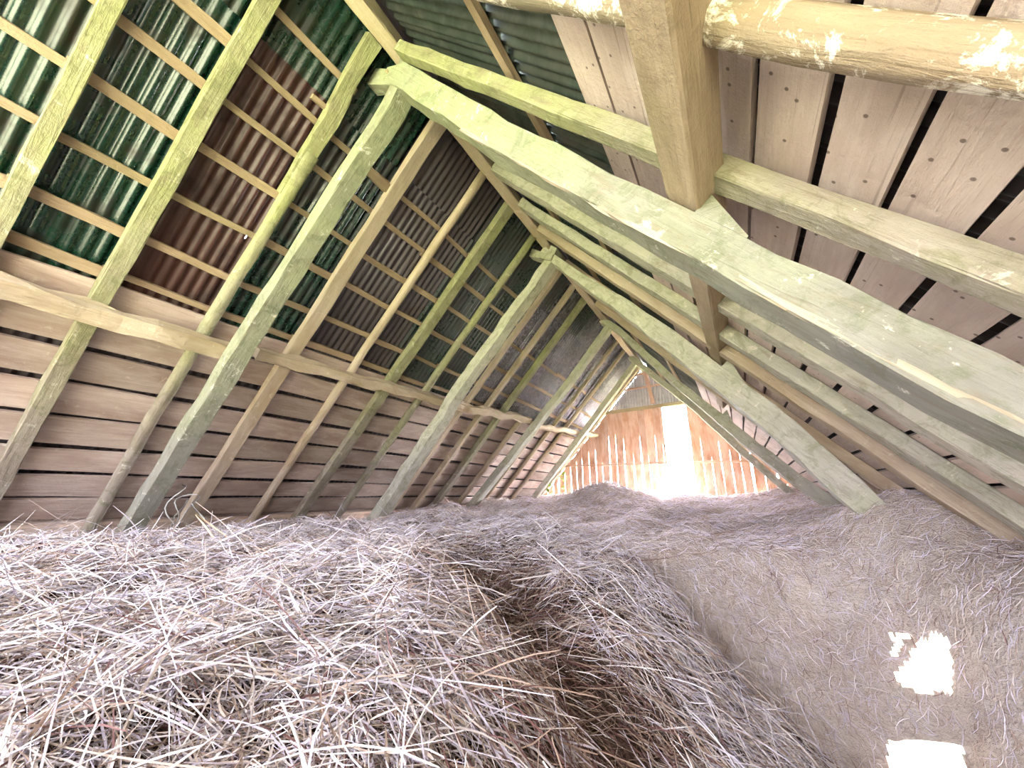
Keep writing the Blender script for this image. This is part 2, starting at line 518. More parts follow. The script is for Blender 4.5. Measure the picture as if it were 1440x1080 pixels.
bar('post', Vector((gx(0.27), YG - 0.10, gz(2.28))), Vector((gx(0.12), YG - 0.10, gz(3.30))), 0.11, 0.06, M_GABLE, wf, nrm=Vector((0, -1, 0)), seg=5)

# ------------------------------------------------------------------ ridge, trusses, rafters, purlins
rb = bar('ridge_beam', Vector((0.01, -2.2, ZR + 0.02)), Vector((0.01, 10.95, ZR + 0.02)), 0.125, 0.13, M_RAFTER2, seg=40, rough=0.006)
tag(rb, 'long squared ridge beam along the peak of the roof', 'beam')


def interp(t, pts):
    for (t0, v0), (t1, v1) in zip(pts[:-1], pts[1:]):
        if t <= t1: return v0 + (v1 - v0) * (t - t0) / max(1e-9, t1 - t0)
    return pts[-1][1]


def principal(par, side, y, s0, s1, tops, depths, w, seg=26, rough=0.009, mat=None, wpts=None):
    """curved hewn principal rafter: tops = (s, off of its outer face), depths = (s, depth)"""
    a, b = RP(side, y, s0, 0.25), RP(side, y, s1, 0.25)
    L = s1 - s0

    def path(t):
        s = s0 + L * t
        o, d = interp(s, tops), interp(s, depths)
        k = interp(s, wpts) if wpts else 1.0
        return 0.0, 0.25 - (o + d / 2), k, d / 0.16
    return bar('principal_rafter', a, b, w, 0.16, mat or M_TIMBER, par, RN(side), seg=seg, rough=rough, path=path, chamfer=0.07)


def cleat(par, side, y, s0, s1, o_top, o_bot, w):
    """wedge nailed on the principal below the purlin"""
    prof = [(s0, o_top), (s1, o_bot - 0.005), (s1, o_bot + 0.02), (s0, o_bot + 0.02)]
    V = [RP(side, yy, s, o) for yy in (y - w / 2, y + w / 2) for s, o in prof]
    c = RP(side, y, s0, o_bot)
    me = mesh([v - c for v in V], [(0, 1, 2, 3), (7, 6, 5, 4), (0, 4, 5, 1), (1, 5, 6, 2), (2, 6, 7, 3), (3, 7, 4, 0)])
    link('cleat', me, M_TIMBER if y < 2 else M_TIMBER2, par, Matrix.Translation(c))


def peg(par, p, d, r=0.016, L=0.06, mat=None):
    bar('peg', p, p + d * L, r * 2, r * 2, mat or M_BEAM, par, Vector((0, 0, 1)), sec='round', seg=2, rough=0.001)


TRUSS_L = ['nearest roof truss, with a peg hole at its crossed peak and thick flaking timbers',
           'second roof truss, its right timber bowed and wedged under the beam',
           'third roof truss, its foot in the hay left of the pale gable opening',
           'slender roof truss closest to the far gable wall']
# truss 1
t1 = tag(empty('roof_truss', (0, 1.55, ZC)), TRUSS_L[0], 'roof truss')
principal(t1, 1, 1.56, 0.05, 5.4, [(0.0, 0.20), (0.12, 0.06), (0.5, 0.06), (1.7, 0.13), (3, 0.15), (5.4, 0.17)], [(0.0, 0.05), (0.12, 0.19), (1.2, 0.18), (2.4, 0.165), (5.4, 0.145)], 0.175, rough=0.008)
principal(t1, -1, 1.565, -0.02, 5.4, [(-0.1, 0.02), (0.25, 0.2), (0.9, 0.18), (2, 0.155), (5.4, 0.155)], [(-0.1, 0.12), (0.3, 0.14), (5.4, 0.14)], 0.145, rough=0.008)
bar('horn', RP(1, 1.52, 0.02, 0.16) + Vector((-0.15, 0, 0.02)), RP(1, 1.535, 0.30, 0.155), 0.12, 0.14, M_TIMBER, t1, RN(1), seg=5, rough=0.006)
peg(t1, Vector((-0.065, 1.475, ZR - 0.19)), Vector((0, -1, 0)), 0.014, 0.02)
for sa, sb_, oo, ww, rg in ((1.35, 2.6, 0.305, 0.012, 0.009), (2.3, 3.5, 0.312, 0.014, 0.010), (3.3, 4.6, 0.305, 0.012, 0.009)):
    slope_bar('splinter', 1, 1.478, sa, 1.484, sb_, oo, ww, 0.018, M_SPLIT, t1, seg=22, rough=rg)
cleat(t1, 1, 1.56, 2.985, 3.22, 0.06, 0.15, 0.15)
# truss 2
t2 = tag(empty('roof_truss', (0, 4.4, ZC)), TRUSS_L[1], 'roof truss')
principal(t2, 1, 4.40, 0.0, 5.3, [(0, 0.03), (0.66, 0.05), (1.9, -0.02), (3.1, 0.02), (3.7, 0.04), (4.75, 0.20), (5.3, 0.28)], [(0, 0.12), (0.8, 0.12), (2, 0.2), (3.1, 0.22), (4.2, 0.24), (5.3, 0.14)], 0.17, rough=0.012, mat=M_TIMBER2)
principal(t2, -1, 4.40, -0.02, 5.3, [(-.1, 0.08), (0.2, 0.14), (2.2, 0.11), (2.6, 0.11), (2.9, 0.15), (5.3, 0.25)], [(-.1, 0.1), (0.3, 0.13), (5.3, 0.16)], 0.19, rough=0.012, mat=M_TIMBER2)
cleat(t2, 1, 4.40, 2.86, 3.12, -0.09, 0.02, 0.16)
bar('crossed_end', RP(1, 4.33, 0.0, 0.12) + Vector((-0.13, 0, 0.0)), RP(1, 4.35, 0.25, 0.10), 0.13, 0.10, M_TIMBER2, t2, RN(1), seg=5, rough=0.012)
# truss 3
t3 = tag(empty('roof_truss', (0, 7.1, ZC)), TRUSS_L[2], 'roof truss')
principal(t3, 1, 7.12, 0.0, 5.3, [(0, 0.0), (0.3, -0.06), (1.8, 0.06), (3.4, 0.10), (5.3, 0.06)], [(0, 0.10), (1.7, 0.12), (3, 0.15), (5.3, 0.2)], 0.24, rough=0.010, mat=M_TIMBER2)
principal(t3, -1, 7.12, 0.0, 5.3, [(0, 0.12), (1.2, 0.15), (3, 0.10), (5.3, 0.02)], [(0, 0.12), (5.3, 0.14)], 0.18, rough=0.010, mat=M_TIMBER2)
cleat(t3, 1, 7.12, 2.80, 3.0, -0.02, 0.09, 0.15)
# truss 4
t4 = tag(empty('roof_truss', (0, 9.5, ZC)), TRUSS_L[3], 'roof truss')
principal(t4, 1, 9.50, 0.0, 5.3, [(0, 0.0), (2, 0.0), (3.3, 0.10), (5.3, 0.2)], [(0, 0.12), (5.3, 0.14)], 0.22, mat=M_TIMBER2)
principal(t4, -1, 9.50, 0.0, 5.3, [(0, 0.12), (2, 0.15), (5.3, 0.16)], [(0, 0.12), (5.3, 0.14)], 0.15, mat=M_TIMBER2)

# common rafters: (y, s0, s1, width, depth, section, material, bend, label)
LEFT = [
    (0.18, 0.05, 5.35, 0.088, 0.10, 'sq', M_RAFTER, 0.0, 'yellow-green common rafter at the far left edge, nearest on the left slope'),
    (0.71, 0.05, 5.35, 0.106, 0.10, 'sq', M_RAFTER, 0.0, 'straight pale squared rafter between the green sheets and the rusty red sheet'),
    (1.37, 1.05, 5.35, 0.10, 0.09, 'round', M_RAFTER, 0.02, 'knobbly pole rafter beside the rusty red sheet'),
    (2.10, 0.05, 5.35, 0.13, 0.08, 'sq', M_RAFTER2, 0.0, 'brownish flat rafter next beyond the nearest truss on the left slope'),
    (2.83, 0.06, 5.35, 0.10, 0.09, 'round', M_RAFTER2, 0.015, 'crooked thin pole rafter between dark sheets, patchy green'),
    (3.40, 0.05, 5.35, 0.14, 0.09, 'sq', M_RAFTER, 0.0, 'bright lime-stained squared rafter midway between first and second truss'),
    (4.06, 0.05, 5.35, 0.12, 0.09, 'round', M_RAFTER, 0.01, 'thin pole rafter just before the second truss on the left slope'),
    (4.98, 0.05, 5.35, 0.09, 0.07, 'sq', M_RAFTER2, 0.0, 'brown rafter tight behind the second truss on the left slope'),
    (5.55, 0.05, 5.35, 0.08, 0.08, 'sq', M_RAFTER2, 0.0, 'thin bright-edged rafter in the bay behind the second truss, left slope'),
    (6.10, 0.05, 5.35, 0.12, 0.09, 'sq', M_RAFTER, 0.0, 'pale yellow rafter before the third truss on the left slope'),
    (6.86, 2.55, 5.35, 0.11, 0.10, 'round', M_RAFTER2, 0.0, 'whitish lower rafter piece against the third truss'),
    (7.72, 0.05, 5.35, 0.11, 0.10, 'round', M_RAFTER2, 0.01, 'first thin pole rafter behind the third truss, left slope'),
    (8.32, 0.05, 5.35, 0.11, 0.10, 'round', M_RAFTER2, -0.01, 'second pole rafter behind the third truss, left slope, bark peeling'),
    (9.00, 0.05, 5.35, 0.11, 0.10, 'round', M_RAFTER2, 0.01, 'third pole rafter behind the third truss, left slope, before the last truss'),
    (10.50, 0.05, 5.35, 0.11, 0.10, 'sq', M_RAFTER2, 0.0, 'last rafter against the far gable wall, left slope'),
]
for y, s0, s1, w, d, sec, mat, bend, lab in LEFT:
    o = slope_bar('rafter', -1, y, s0, y + R.uniform(-0.03, 0.03), s1, 0.0, w, d, mat, sec=sec, bend=(bend, 0), seg=18, rough=0.007 if sec == 'round' else 0.005)
    tag(o, lab, 'rafter', 'common rafters of the roof')
o = slope_bar('rafter', -1, 1.33, 0.06, 1.36, 1.45, -0.03, 0.115, 0.06, M_RAFTER, seg=8, rough=0.008)
tag(o, 'short split plank rafter lapped onto the knobbly pole near the ridge', 'rafter', 'common rafters of the roof')
RIGHT = [
    (0.865, 0.3, 5.3, 0.105, 0.105, 'round', M_LOG, 0.0, 0.05, 'thick round log rafter with peeling bark and moss crossing the top right corner'),
    (1.44, 0.16, 5.3, 0.10, 0.09, 'sq', M_RAFTER, 0.0, 0.045, 'pale debarked pole rafter running above the nearest truss on the right slope'),
    (2.86, 0.06, 5.3, 0.15, 0.10, 'sq', M_TIMBER2, 0.0, 0.0, 'greyish rafter first behind the nearest truss on the right slope'),
    (3.46, 0.06, 5.3, 0.15, 0.10, 'sq', M_TIMBER2, 0.0, 0.0, 'middle of the three rafters between first and second truss, right slope'),
    (3.98, 0.06, 5.3, 0.15, 0.10, 'sq', M_RAFTER2, 0.0, 0.0, 'yellowish straight rafter tight against the second truss, right slope'),
    (4.88, 0.06, 5.3, 0.12, 0.10, 'sq', M_RAFTER2, 0.0, 0.0, 'first rafter behind the second truss on the right slope'),
    (5.62, 0.06, 5.3, 0.13, 0.10, 'sq', M_RAFTER2, 0.0, 0.0, 'second rafter behind the second truss on the right slope'),
    (6.35, 0.06, 5.3, 0.12, 0.10, 'sq', M_RAFTER2, 0.0, 0.0, 'rafter just in front of the third truss on the right slope'),
    (10.45, 0.06, 5.3, 0.11, 0.10, 'sq', M_RAFTER2, 0.0, 0.0, 'last rafter against the far gable wall, right slope'),
]
for y, s0, s1, w, d, sec, mat, bend, off, lab in RIGHT:
    o = slope_bar('rafter', 1, y, s0, y + R.uniform(-0.02, 0.02), s1, off, w, d, mat, sec=sec, bend=(bend, 0), seg=22, rough=0.009 if sec == 'round' else 0.006)
    tag(o, lab, 'rafter', 'common rafters of the roof')

# purlins
PUR = [
    (-1, -2.2, 2.86, 1.60, 2.865, 0.12, 0.13, 0.10, 'sq', M_RAFTER2, 'crooked waney purlin under the rafters at the far left'),
    (-1, 1.75, 2.80, 4.42, 2.70, 0.12, 0.10, 0.09, 'sq', M_RAFTER2, 'purlin plank between first and second truss on the left slope'),
    (-1, 4.45, 2.72, 6.95, 2.52, 0.12, 0.12, 0.09, 'sq', M_RAFTER2, 'pale grey purlin plank between second and third truss, left slope'),
    (-1, 7.25, 2.60, 10.8, 2.27, 0.14, 0.13, 0.10, 'round', M_RAFTER2, 'bright whitish purlin pole nearest the far gable, left slope'),
]
for side, y0, s0, y1, s1, off, w, d, sec, mat, lab in PUR:
    o = slope_bar('purlin', side, y0, s0, y1, s1, off, w, d, mat, sec=sec, seg=20, rough=0.02)
    tag(o, lab, 'beam', 'purlins under the rafters')
o = slope_bar('purlin', 1, -2.2, 2.94, 1.66, 2.905, (0.155, 0.135), 0.17, 0.15, M_BEAM, seg=10, rough=0.004)
tag(o, 'thick squared brown beam ending on the nearest truss, upper right', 'beam', 'purlins under the rafters')
o = slope_bar('purlin', 1, 1.62, 2.86, 4.50, 2.75, (0.10, -0.02), 0.15, 0.15, M_BEAM, seg=10, rough=0.004)
tag(o, 'squared beam from the nearest truss to the wedge on the second truss', 'beam', 'purlins under the rafters')
o = slope_bar('purlin', 1, 4.45, 2.74, 7.2, 2.66, (0.0, -0.02), 0.13, 0.13, M_BEAM, seg=8, rough=0.004)
tag(o, 'short squared beam resting on the third truss, right slope', 'beam', 'purlins under the rafters')

# ------------------------------------------------------------------ right side wall under the eave, floor, ground
XW = 3.46


def in_poly(py, pz, poly):
    c = False
    n = len(poly)
    for i in range(n):
        (y0, z0), (y1, z1) = poly[i], poly[i - 1]
        if (z0 > pz) != (z1 > pz) and py < (y1 - y0) * (pz - z0) / (z1 - z0) + y0: c = not c
    return c


wr = empty('wall_right', (XW, 4, 0)); tag(wr, kind='structure')
y = -2.2
while y < 11.0:
    w = 0.24
    segs = [(-0.8, ZC - 0.12)]
    if 4.4 < y + w / 2 < 9.6: segs = [(ZC - 0.95, ZC - 0.12)]          # boards missing low down: daylight
    for z0, z1 in segs:
        a, b = Vector((XW, y + w / 2, z0)), Vector((XW, y + w / 2, z1))
        link('plank', plank_mesh((b - a).length, w, 0.03, 0.01, 3), M_PLANKR, wr, frame(a, b, Vector((1, 0, 0))))
    y += w

wn_ = empty('wall_near_screen', (0, -2.2, ZC)); tag(wn_, kind='structure')  # unseen part wall, added and cut low to steer daylight onto the hay
x = -3.4
while x < 3.3:
    a, b = Vector((x + 0.1, -2.2, 0.0)), Vector((x + 0.1, -2.2, (ZC - 0.25 if x < 0.8 else ZC - 1.3)))
    link('plank', plank_mesh((b - a).length, 0.2, 0.03, 0.008, 3), M_PLANKR, wn_, frame(a, b, Vector((0, -1, 0))))
    x += 0.2

fl = bar('floor', Vector((0, -2.2, -0.85)), Vector((0, 11.0, -0.85)), 6.6, 0.1, M_PLANKL, seg=4, rough=0.0)
tag(fl, kind='structure')
wlft = bar('wall_left', Vector((-3.50, -2.2, 1.4)), Vector((-3.50, 11.0, 1.4)), 0.06, 2.8, M_PLANKL, seg=4, rough=0.0)
tag(wlft, kind='structure')

gt = NT('meadow_grass')
gp = gt.node('ShaderNodeNewGeometry')
gcol = gt.mix(gt.ramp(gt.noise(gp.outputs['Position'], 0.6, 5, 0.6), [(0.35, 0.0), (0.65, 1.0)]), (0.16, 0.16, 0.09), (0.22, 0.21, 0.13))
M_GRASS = gt.fin(gcol, 0.95, 0.1)
gn = 24
V = [(-60 + 120 * i / gn, -60 + 130 * j / gn, -2.4 + 0.15 * mnoise.noise((i * 0.7, j * 0.7, 0))) for j in range(gn + 1) for i in range(gn + 1)]
ground = link('ground', mesh(V, [(j * (gn + 1) + i, j * (gn + 1) + i + 1, (j + 1) * (gn + 1) + i + 1, (j + 1) * (gn + 1) + i) for j in range(gn) for i in range(gn)], True), M_GRASS)
tag(ground, kind='structure')

# ------------------------------------------------------------------ hay
def vnoise(x, y, seed=0):
    xi, yi = np.floor(x).astype(np.int64), np.floor(y).astype(np.int64)
    xf, yf = x - xi, y - yi
    u, v = xf * xf * (3 - 2 * xf), yf * yf * (3 - 2 * yf)

    def h(a, b):
        n = (a * 374761393 + b * 668265263 + seed * 1442695041) & 0x7fffffff
        n = ((n ^ (n >> 13)) * 1274126177) & 0x7fffffff
        return ((n ^ (n >> 16)) & 0xffff) / 65535.0
    return (h(xi, yi) * (1 - u) + h(xi + 1, yi) * u) * (1 - v) + (h(xi, yi + 1) * (1 - u) + h(xi + 1, yi + 1) * u) * v - 0.5


def sp(t, k=0.12): return k * np.logaddexp(0, t / k)


def near_h(x, y):
    """near heap, relative to the eye: a plateau whose right flank falls away towards the side wall"""
    xe = 1.38 + 0.12 * np.sin(y * 1.7 + 0.4)
    h = -0.315 - 0.012 * (1.0 - x) - 0.95 * sp(x - xe, 0.16)
    h = h - 1.35 * sp(y - (2.75 + 1.2 * np.clip(1.6 - x, 0, 3)), 0.15)
    # the front of the plateau breaks off along a slanting edge into a hollow, with a second lobe behind it
    u = (x - 1.14) * 0.66 + (y - 1.0) * 0.75
    dep = np.clip((x + 0.5) / 1.3, 0, 1) * np.clip((2.3 - x) / 0.5, 0, 1)
    h = h - dep * (0.20 * np.exp(-((u - 0.42) / np.where(u < 0.42, 0.27, 0.30 + 0.2 * np.clip(x - 0.9, 0, 1))) ** 2)
                   + 0.07 / (1 + np.exp(-(u - 0.2) / 0.12)))
    h = h + 0.05 * np.exp(-((x - 0.2) ** 2 + (y - 1.6) ** 2) / 0.9)
    h = h + 0.10 * vnoise(x * 1.3, y * 1.3, 3) + 0.05 * vnoise(x * 3.1, y * 3.1, 4) + 0.045 * vnoise(x * 8, y * 8, 5) + 0.028 * vnoise(x * 21, y * 21, 6)
    return h


def far_h(x, y):
    h = -0.40 + 0.055 * np.clip(y - 4, -4, 7) + 0.14 * np.clip(x - 2.2, 0, 1)
    yd = 3.75 + 0.28 * np.clip(x - 1.4, -0.6, 1.0) - 0.75 * np.clip((x - 2.75) / 0.6, 0, 1)
    h = h - 1.45 * sp(yd - y, 0.16)
    h = h + 0.33 * np.exp(-((x - 2.95) / 0.42) ** 2 - ((y - 4.45) / 0.5) ** 2)
    h = h + 0.36 * np.exp(-((x + 0.62) / 0.75) ** 2 - ((y - 8.6) / 0.6) ** 2)
    h = h + 0.20 * np.exp(-((x + 3.0) / 0.35) ** 2 - ((y - 6.1) / 0.45) ** 2)
    h = h + 0.12 * np.exp(-((x - 2.3) / 0.7) ** 2 - ((y - 10.2) / 0.5) ** 2)
    h = h + 0.20 * vnoise(x * 1.1, y * 1.1, 8) + 0.12 * vnoise(x * 2.7, y * 2.7, 9) + 0.06 * vnoise(x * 7, y * 7, 10) + 0.03 * vnoise(x * 17, y * 17, 12)
    return np.maximum(h, -2.75)


def hay_mat(name, stops, scale, bumpd):
    t = NT(name)
    g = t.node('ShaderNodeNewGeometry')
    n = t.noise(g.outputs['Position'], scale, 6, 0.75, 0.3)
    big = t.noise(g.outputs['Position'], 1.6, 3, 0.5)
    c = t.ramp(t.math('ADD', t.math('MULTIPLY', n, 0.75), t.math('MULTIPLY', big, 0.25)), stops)
    pt = t.ramp(t.noise(g.outputs['Position'], 2.2, 4, 0.6, 0.4), [(0.45, 0.0), (0.62, 1.0)])
    c = t.mix(t.math('MULTIPLY', pt, 0.45), c, stops[0][1])
    v = t.node('ShaderNodeTexNoise')
    t.l.new(g.outputs['Position'], v.inputs['Vector'])
    v.inputs['Scale'].default_value = scale * 3
    v.inputs['Detail'].default_value = 5
    t.bump(t.math('ADD', n, v.outputs['Fac']), 1.0, bumpd)
    return t.fin(c, 1.0, 0.05)


M_HAYBED = hay_mat('hay_bed', [(0.32, (0.045, 0.025, 0.022)), (0.55, (0.14, 0.09, 0.07)), (0.72, (0.30, 0.22, 0.18))], 26, 0.03)  # dark colour paints in the shade deep between the stalks
M_HAYFAR = hay_mat('old_hay', [(0.30, (0.44, 0.36, 0.31)), (0.5, (0.64, 0.56, 0.50)), (0.7, (0.76, 0.69, 0.64))], 22, 0.03)
st = NT('straw')
at = st.node('ShaderNodeAttribute', attribute_name='tone')
M_STRAW = st.fin(at.outputs['Color'], 0.75, 0.3)
st.b.inputs['Sheen Weight'].default_value = 0.0


def grid_mesh(X, Y, Z, keep=None):
    ny, nx = X.shape
    V = np.stack([X, Y, Z], -1).reshape(-1, 3)
    idx = np.arange(nx * ny).reshape(ny, nx)
    Q = np.stack([idx[:-1, :-1], idx[:-1, 1:], idx[1:, 1:], idx[1:, :-1]], -1).reshape(-1, 4)
    if keep is not None: Q = Q[keep.reshape(-1)]
    return np_mesh(V, Q)


def np_mesh(V, Q, smooth=True):
    me = bpy.data.meshes.new('mesh')
    me.vertices.add(len(V))
    me.vertices.foreach_set('co', V.astype(np.float32).ravel())
    me.loops.add(Q.size)
    me.loops.foreach_set('vertex_index', Q.astype(np.int32).ravel())
    me.polygons.add(len(Q))
    me.polygons.foreach_set('loop_start', np.arange(0, Q.size, 4, dtype=np.int32))
    if smooth: me.polygons.foreach_set('use_smooth', np.ones(len(Q), dtype=bool))
    me.update(calc_edges=True)
    return me


PAL = np.array([(0.60, 0.545, 0.525), (0.48, 0.40, 0.345), (0.50, 0.455, 0.53), (0.33, 0.24, 0.19), (0.59, 0.545, 0.64), (0.16, 0.08, 0.075), (0.80, 0.76, 0.80)])


def strands(name, parent, P, T, Nn, Lg, Wd, pal_p, bend=0.5, lift=0.25, seg=4, gain=1.0, brown=None):
    """thin curved stalks: ribbons folded along random twist, P centre, T direction, Nn surface normal"""
    n = len(P)
    B = np.cross(Nn, T)
    B /= np.linalg.norm(B, axis=1, keepdims=True) + 1e-9
    k1 = NR.normal(0, bend, n); k2 = NR.normal(0.1, bend * 0.5, n); tilt = NR.normal(0.03, lift, n)
    roll = NR.uniform(0, math.pi, n)
    u = np.linspace(-0.5, 0.5, seg + 1)
    V = np.zeros((n, seg + 1, 2, 3))
    for i, a in enumerate(u):
        c = P + T * (Lg * a)[:, None] + B * (Lg * k1 * (a * a - 0.08))[:, None] + Nn * (Lg * (tilt * a + np.minimum(k2, 0.5) * (0.12 - a * a)) + 0.004)[:, None]
        wdir = B * np.cos(roll + a)[:, None] + Nn * np.sin(roll + a)[:, None]
        hw = (Wd * (0.5 if i not in (0, seg) else 0.25))[:, None]
        V[:, i, 0] = c - wdir * hw
        V[:, i, 1] = c + wdir * hw
    base = (np.arange(n) * (seg + 1) * 2)[:, None, None]
    q = np.array([[2 * i, 2 * i + 1, 2 * i + 3, 2 * i + 2] for i in range(seg)])[None]
    me = np_mesh(V.reshape(-1, 3), (base + q).reshape(-1, 4))
    pick = NR.choice(len(PAL), n, p=np.array(pal_p) / sum(pal_p))
    if brown is not None: pick = np.where(NR.uniform(0, 1, n) < brown, np.where(NR.uniform(0, 1, n) < 0.5, 3, 5), pick)
    tone = PAL[pick] * NR.uniform(0.8, 1.1, (n, 1)) * gain
    cols = np.ones((n, (seg + 1) * 2, 4), dtype=np.float32)
    cols[:, :, :3] = tone[:, None, :]
    ca = me.color_attributes.new('tone', 'FLOAT_COLOR', 'POINT')
    ca.data.foreach_set('color', cols.ravel())
    o = link(name, me, M_STRAW, parent)
    return tag(o, kind='stuff')


def surf(hf, x, y, e=0.015):
    z = hf(x, y)
    gxx = (hf(x + e, y) - hf(x - e, y)) / (2 * e)
    gyy = (hf(x, y + e) - hf(x, y - e)) / (2 * e)
    Nn = np.stack([-gxx, -gyy, np.ones_like(z)], -1)
    Nn /= np.linalg.norm(Nn, axis=1, keepdims=True)
    return z, gxx, gyy, Nn


def roof_x(z): return (ZR - (z + ZC)) / SA * CA + 0.12


# near heap
xs = np.linspace(-3.7, 3.3, 300)
ys = np.concatenate([np.linspace(-2.1, 3.2, 230), np.linspace(3.23, 8.6, 110)])
X, Y = np.meshgrid(xs, ys)
Z = near_h(X, Y)
keepv = Z > np.minimum(far_h(X, Y) - 0.35, -0.6) - 1.9
Zc = np.maximum(Z, -2.8)
cx = (X[:-1, :-1] + X[1:, 1:]) / 2
def inside(X, Z): return np.abs((X[:-1, :-1] + X[1:, 1:]) / 2) < np.minimum(roof_x((Z[:-1, :-1] + Z[1:, 1:]) / 2) + 0.03, 3.45)


vis = (Z > np.maximum(far_h(X, Y) - 0.5, -2.7))[:-1, :-1]
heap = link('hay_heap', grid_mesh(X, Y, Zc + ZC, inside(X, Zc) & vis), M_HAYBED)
tag(heap, 'loose pale hay heap filling the foreground, stalks spilling down its right flank', 'hay', kind='stuff')


def heap_strands(name, parent, hf, n, xr, yr, dmin, dmax, L0, W0, wk, pal, power=1.6, valid=None, bend=0.5, lift=0.25, gain=1.0, follow=1.0, seg=4):
    px, py = [], []
    tot = 0
    while tot < n:
        x = NR.uniform(*xr, n * 3); y = NR.uniform(*yr, n * 3)
        d = np.hypot(np.hypot(x - 1.9, y), 0.5)
        p = np.clip((dmin / d), 0, 1) ** power * (d < dmax)
        ok = NR.uniform(0, 1, n * 3) < p
        if valid is not None: ok &= valid(x, y)
        # only where the eye could be facing, with room to step aside
        ok &= (y > -0.6)
        px.append(x[ok]); py.append(y[ok]); tot += ok.sum()
    x = np.concatenate(px)[:n]; y = np.concatenate(py)[:n]
    z, gxx, gyy, Nn = surf(hf, x, y, 0.05)
    slope = np.hypot(gxx, gyy)
    down = np.stack([-gxx, -gyy], -1) / (slope[:, None] + 1e-6)
    ang = np.arctan2(down[:, 1], down[:, 0])
    flat = 0.35 + 0.9 * vnoise(x * 0.9, y * 0.9, 21) + NR.normal(0, 0.75, n)
    wgt = np.clip((slope - 0.25) / 0.5, 0, 1) * follow
    use = NR.uniform(0, 1, n) < wgt
    th = np.where(use, ang + NR.normal(0, 0.42, n), flat)
    T = np.stack([np.cos(th), np.sin(th), np.cos(th) * gxx + np.sin(th) * gyy], -1)
    T /= np.linalg.norm(T, axis=1, keepdims=True)
    d = np.sqrt((x - 1.9) ** 2 + y ** 2 + 0.1)
    Lg = L0 * np.exp(NR.normal(0, 0.45, n)) * (0.8 + 0.12 * d)
    Wd = W0 * np.exp(NR.normal(0, 0.3, n)) + wk * d
    P = np.stack([x, y, z + ZC + NR.uniform(-0.004, 0.022, n)], -1)
    ins = np.abs(x) < roof_x(z) - 0.02
    return strands(name, parent, P[ins], T[ins], Nn[ins], Lg[ins], Wd[ins], pal, bend, lift, seg, gain, 0.85 * inner(x[ins], y[ins]) if hf is near_h else None)


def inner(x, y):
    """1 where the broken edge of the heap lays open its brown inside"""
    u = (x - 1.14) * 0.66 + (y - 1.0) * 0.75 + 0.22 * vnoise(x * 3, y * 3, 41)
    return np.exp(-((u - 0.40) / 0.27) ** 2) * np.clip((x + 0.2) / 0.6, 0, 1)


def vis_near(x, y):
    clump = 0.75 * np.clip(0.25 - 1.4 * vnoise(x * 8, y * 8, 5) - 1.4 * vnoise(x * 21, y * 21, 6), 0, 1)   # stalks lie on the tufts, hollows stay open
    bare = 0.72 * inner(x, y)      # fewer stalks: opened hay, plus the hollow's shade laid on as dark bed
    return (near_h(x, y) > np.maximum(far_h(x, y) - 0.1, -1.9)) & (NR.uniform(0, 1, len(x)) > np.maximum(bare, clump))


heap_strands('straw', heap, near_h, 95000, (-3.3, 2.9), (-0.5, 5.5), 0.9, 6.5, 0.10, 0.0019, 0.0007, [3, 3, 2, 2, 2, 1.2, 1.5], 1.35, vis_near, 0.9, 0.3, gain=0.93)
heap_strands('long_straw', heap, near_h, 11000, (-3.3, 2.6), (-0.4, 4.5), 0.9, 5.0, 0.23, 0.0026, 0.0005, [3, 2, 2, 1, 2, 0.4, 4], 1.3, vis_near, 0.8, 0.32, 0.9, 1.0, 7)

# far heap
xs = np.concatenate([np.linspace(-3.7, 2.0, 130), np.linspace(2.02, 3.46, 90)])
ys = np.concatenate([np.linspace(1.8, 4.7, 190), np.linspace(4.75, 10.95, 140)])
X, Y = np.meshgrid(xs, ys)
Zf = far_h(X, Y)
HOLES = [((1259, 951), (1312, 893), (1330, 894), (1338, 925), (1336, 972), (1300, 975), (1272, 966)),
         ((1247, 1040), (1350, 1042), (1356, 1062), (1357, 1110), (1250, 1110)),
         ((1250, 890), (1285, 888), (1272, 915), (1252, 925))]


def sight(px, py):
    cy, sy, cp, sp_ = math.cos(YAW), math.sin(YAW), math.cos(PIT), math.sin(PIT)
    fwd = Vector((-sy * cp, cy * cp, sp_)); right = Vector((cy, sy, 0)); up = right.cross(fwd)
    return right * (px - 720) - up * (py - 540) + fwd * FPX


def on_face(px, py):
    """point of the far heap's face (x, z) that the photo shows at this pixel; read once to place the gaps"""
    d = sight(px, py)
    t = np.linspace(1.5, 9.0, 1500) / d.y
    x, y, z = 1.9 + d.x * t, d.y * t, d.z * t
    k = np.argmax(z < far_h(x, y))
    return float(x[k]), float(z[k])


GAPS = [[on_face(*p) for p in h] for h in HOLES]


def in_gap(x, z, rag=0.014):
    a = x + rag * mnoise.noise((x * 9, z * 9, 3)); b = z + rag * mnoise.noise((x * 9, z * 9, 8))
    if in_poly(a, b, GAPS[0]) or in_poly(a, b, GAPS[1]): return True
    return in_poly(a, b, GAPS[2]) and mnoise.noise((x * 30, z * 30, 5)) > -0.05


